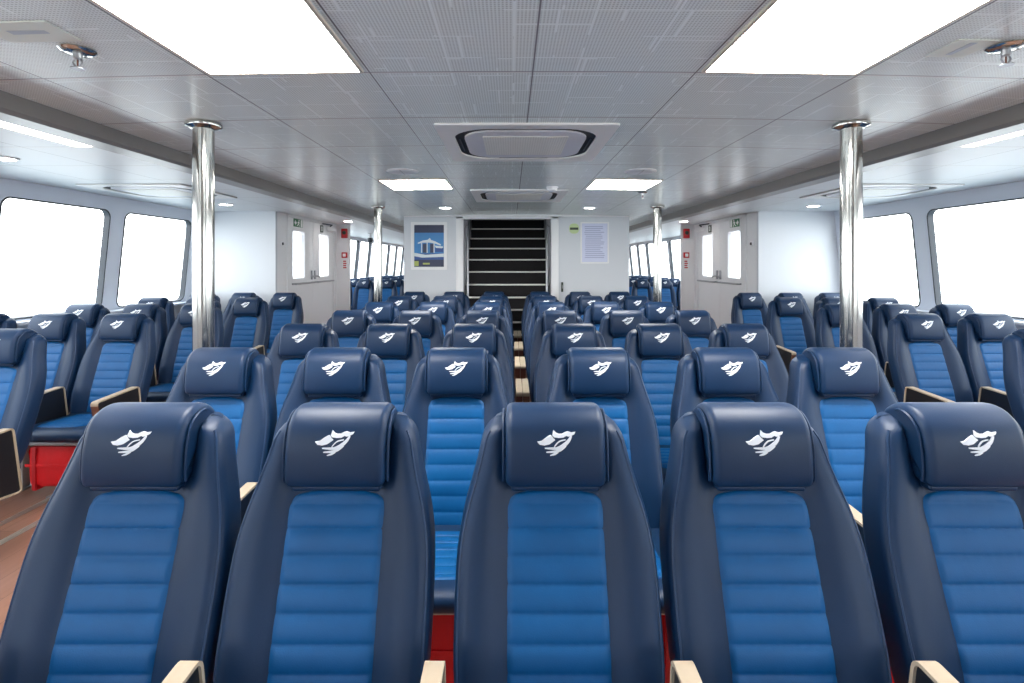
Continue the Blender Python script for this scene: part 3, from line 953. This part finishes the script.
# ------------------------------------------------------------------ rear wall pictures
t = thing('poster', 'blue harbour poster with white canopy in a pale frame left of the stairs', 'poster', (-1.265, YB, 1.785))
yq = lambda k: -.006-.0012*k
link('frame', plate_mesh('frame', [rrect(-.262, .262, -.345, .345, .01), rrect(-.218, .218, -.305, .305, .004)], .016, plane_mtx((0, -.008, 0), (1, 0, 0), (0, 0, 1)), M['white']), t)
PM = ['postsky', 'postdark', 'postwhite', 'postmid', 'postyellow']
mb = MB()
def pq(pts, k, mi):
    n = len(pts); mb.add([(x, yq(k), z) for x, z in pts]+[(x, -.001, z) for x, z in pts], [tuple(range(n))]+[(i, (i+1) % n, n+(i+1) % n, n+i) for i in range(n)], mi)
R4 = lambda a, b, c, d: [(a, c), (b, c), (b, d), (a, d)]
pq(R4(-.213, .213, -.302, .302), 0, 0)
pq(R4(-.213, .213, .19, .302), 1, 1)
pq(R4(-.213, .213, -.302, -.11), 1, 3)
pq(R4(-.213, .213, -.302, -.20), 2, 1)
pq([(-.165, .045), (-.09, .078), (-.02, .088), (.01, .115), (.03, .085), (.09, .065), (.175, .02), (.165, .004), (.08, .035), (0, .048), (-.09, .045), (-.16, .03)], 2, 2)
for a in (-.115, -.035, .065): pq(R4(a, a+.014, -.10, .05), 2, 2)
pq(R4(.09, .205, -.09, -.03), 1, 3); pq([(.08, .005), (.205, -.01), (.19, -.035), (.10, -.03)], 2, 2)
pq(R4(-.09, -.02, -.10, .03), 1, 1); pq(R4(.015, .075, -.10, .03), 1, 1)
pq([(-.213, -.10), (-.05, -.13), (.213, -.11), (.213, -.16), (-.1, -.17), (-.213, -.15)], 2, 2)
pq(R4(-.213, -.15, -.29, -.22), 3, 4); pq(R4(-.09, .01, -.27, -.245), 3, 4)
mb.build('print', [M[k] for k in PM], t, 0)
t = thing('notice', 'pale framed notice of fine print right of the stairs', 'notice', (1.13, YB, 1.83))
link('frame', plate_mesh('frame', [rrect(-.205, .205, -.30, .30, .008), rrect(-.185, .185, -.28, .28, .004)], .014, plane_mtx((0, -.007, 0), (1, 0, 0), (0, 0, 1)), M['white']), t)
mb = MB(); mb.box(-.184, .184, -.006, -.001, -.279, .279)
random.seed(3)
for k in range(17):
    z = .235-.028*k; mb.box(-.15+random.random()*.02, .08+random.random()*.07, -.0072, -.005, z-.006, z+.006, mi=1)
mb.build('sheet', [M['paper'], M['papertext']], t, 0)
t = thing('safety_sticker', 'pale green sticker with dark band beside the notice', 'sticker', (.833, YB, 2.035))
link('disc', plate_mesh('disc', [rrect(-.07, .07, -.072, .072, .055, 6)], .004, plane_mtx((0, -.002, 0), (1, 0, 0), (0, 0, 1)), M['stickergreen']), t)
mb = MB(); mb.box(-.06, .06, -.0065, -.003, -.018, .016); mb.build('band', M['signdark'], t, 0)
t = thing('wall_latch', 'small dark latch at the right edge of the stair opening', 'latch', (.66, YB, 1.19))
mb = MB(); mb.box(-.014, .014, -.028, 0, -.07, .07, .006); mb.build('body', M['signdark'], t, 30)
mb = MB(); mb.tube([(0, -.025, -.02), (0, -.045, .0), (0, -.025, .03)], .006, 6); mb.build('catch', M['steel'], t, 40)

# floor rails under the side seats
for sg in (-1, 1):
    mb = MB()
    for x in (2.87, 3.07, 3.395, 3.595, 3.92, 4.12):
        for dx in (-.016, .006): mb.box(sg*x+dx, sg*x+dx+.010, 0.6, 6.9, 0, .010, .002)
        mb.box(sg*x-.018, sg*x+.018, .6, 6.9, 0, .004)
    struct(mb.build('trim_7' if sg < 0 else 'trim_8', M['rail'], None, 0), 'metal seat rails let into the floor')

# ------------------------------------------------------------------ sky, exposure, camera
w = bpy.data.worlds.new('overcast_sky'); scene.world = w; w.use_nodes = True
nt = w.node_tree; h = NT(nt)
bg = nt.nodes['Background']
tc = nd(nt, 'ShaderNodeTexCoord'); sp = nd(nt, 'ShaderNodeSeparateXYZ'); h.lk(tc.outputs['Generated'], sp.inputs[0])
cr = nd(nt, 'ShaderNodeValToRGB')
cr.color_ramp.elements[0].position = .0; cr.color_ramp.elements[0].color = (.12, .17, .20, 1)
cr.color_ramp.elements[1].position = 1.0; cr.color_ramp.elements[1].color = (.80, .90, 1.0, 1)
e = cr.color_ramp.elements.new(.26); e.color = (.24, .30, .34, 1)
e = cr.color_ramp.elements.new(.42); e.color = (.74, .80, .84, 1)
e = cr.color_ramp.elements.new(.49); e.color = (.80, .86, .90, 1)
e = cr.color_ramp.elements.new(.52); e.color = (.95, .98, 1.0, 1)
h.lk(h.m('MULTIPLY_ADD', sp.outputs[2], .5, .5), cr.inputs[0])
h.lk(cr.outputs[0], bg.inputs[0]); bg.inputs[1].default_value = 3.1

scene.view_settings.view_transform = 'Standard'
scene.view_settings.look = 'None'
scene.view_settings.gamma = 1.0
scene.view_settings.use_curve_mapping = False
scene.view_settings.exposure = 1.27
scene.cycles.use_denoising = True
scene.cycles.max_bounces = 10
scene.cycles.diffuse_bounces = 6
scene.cycles.transparent_max_bounces = 12

cam = bpy.data.cameras.new('camera'); co = bpy.data.objects.new('camera', cam); COL.objects.link(co)
cam.sensor_width = 36.0; cam.sensor_fit = 'HORIZONTAL'; cam.lens = FPX/1024*36
cam.shift_x = (512-VPX)/1024; cam.shift_y = -(341.5-VPY)/1024
cam.clip_start = .02; cam.clip_end = 200
co.location = (CAMX, 0, EYE); co.rotation_euler = (PI/2, 0, 0)
scene.camera = co
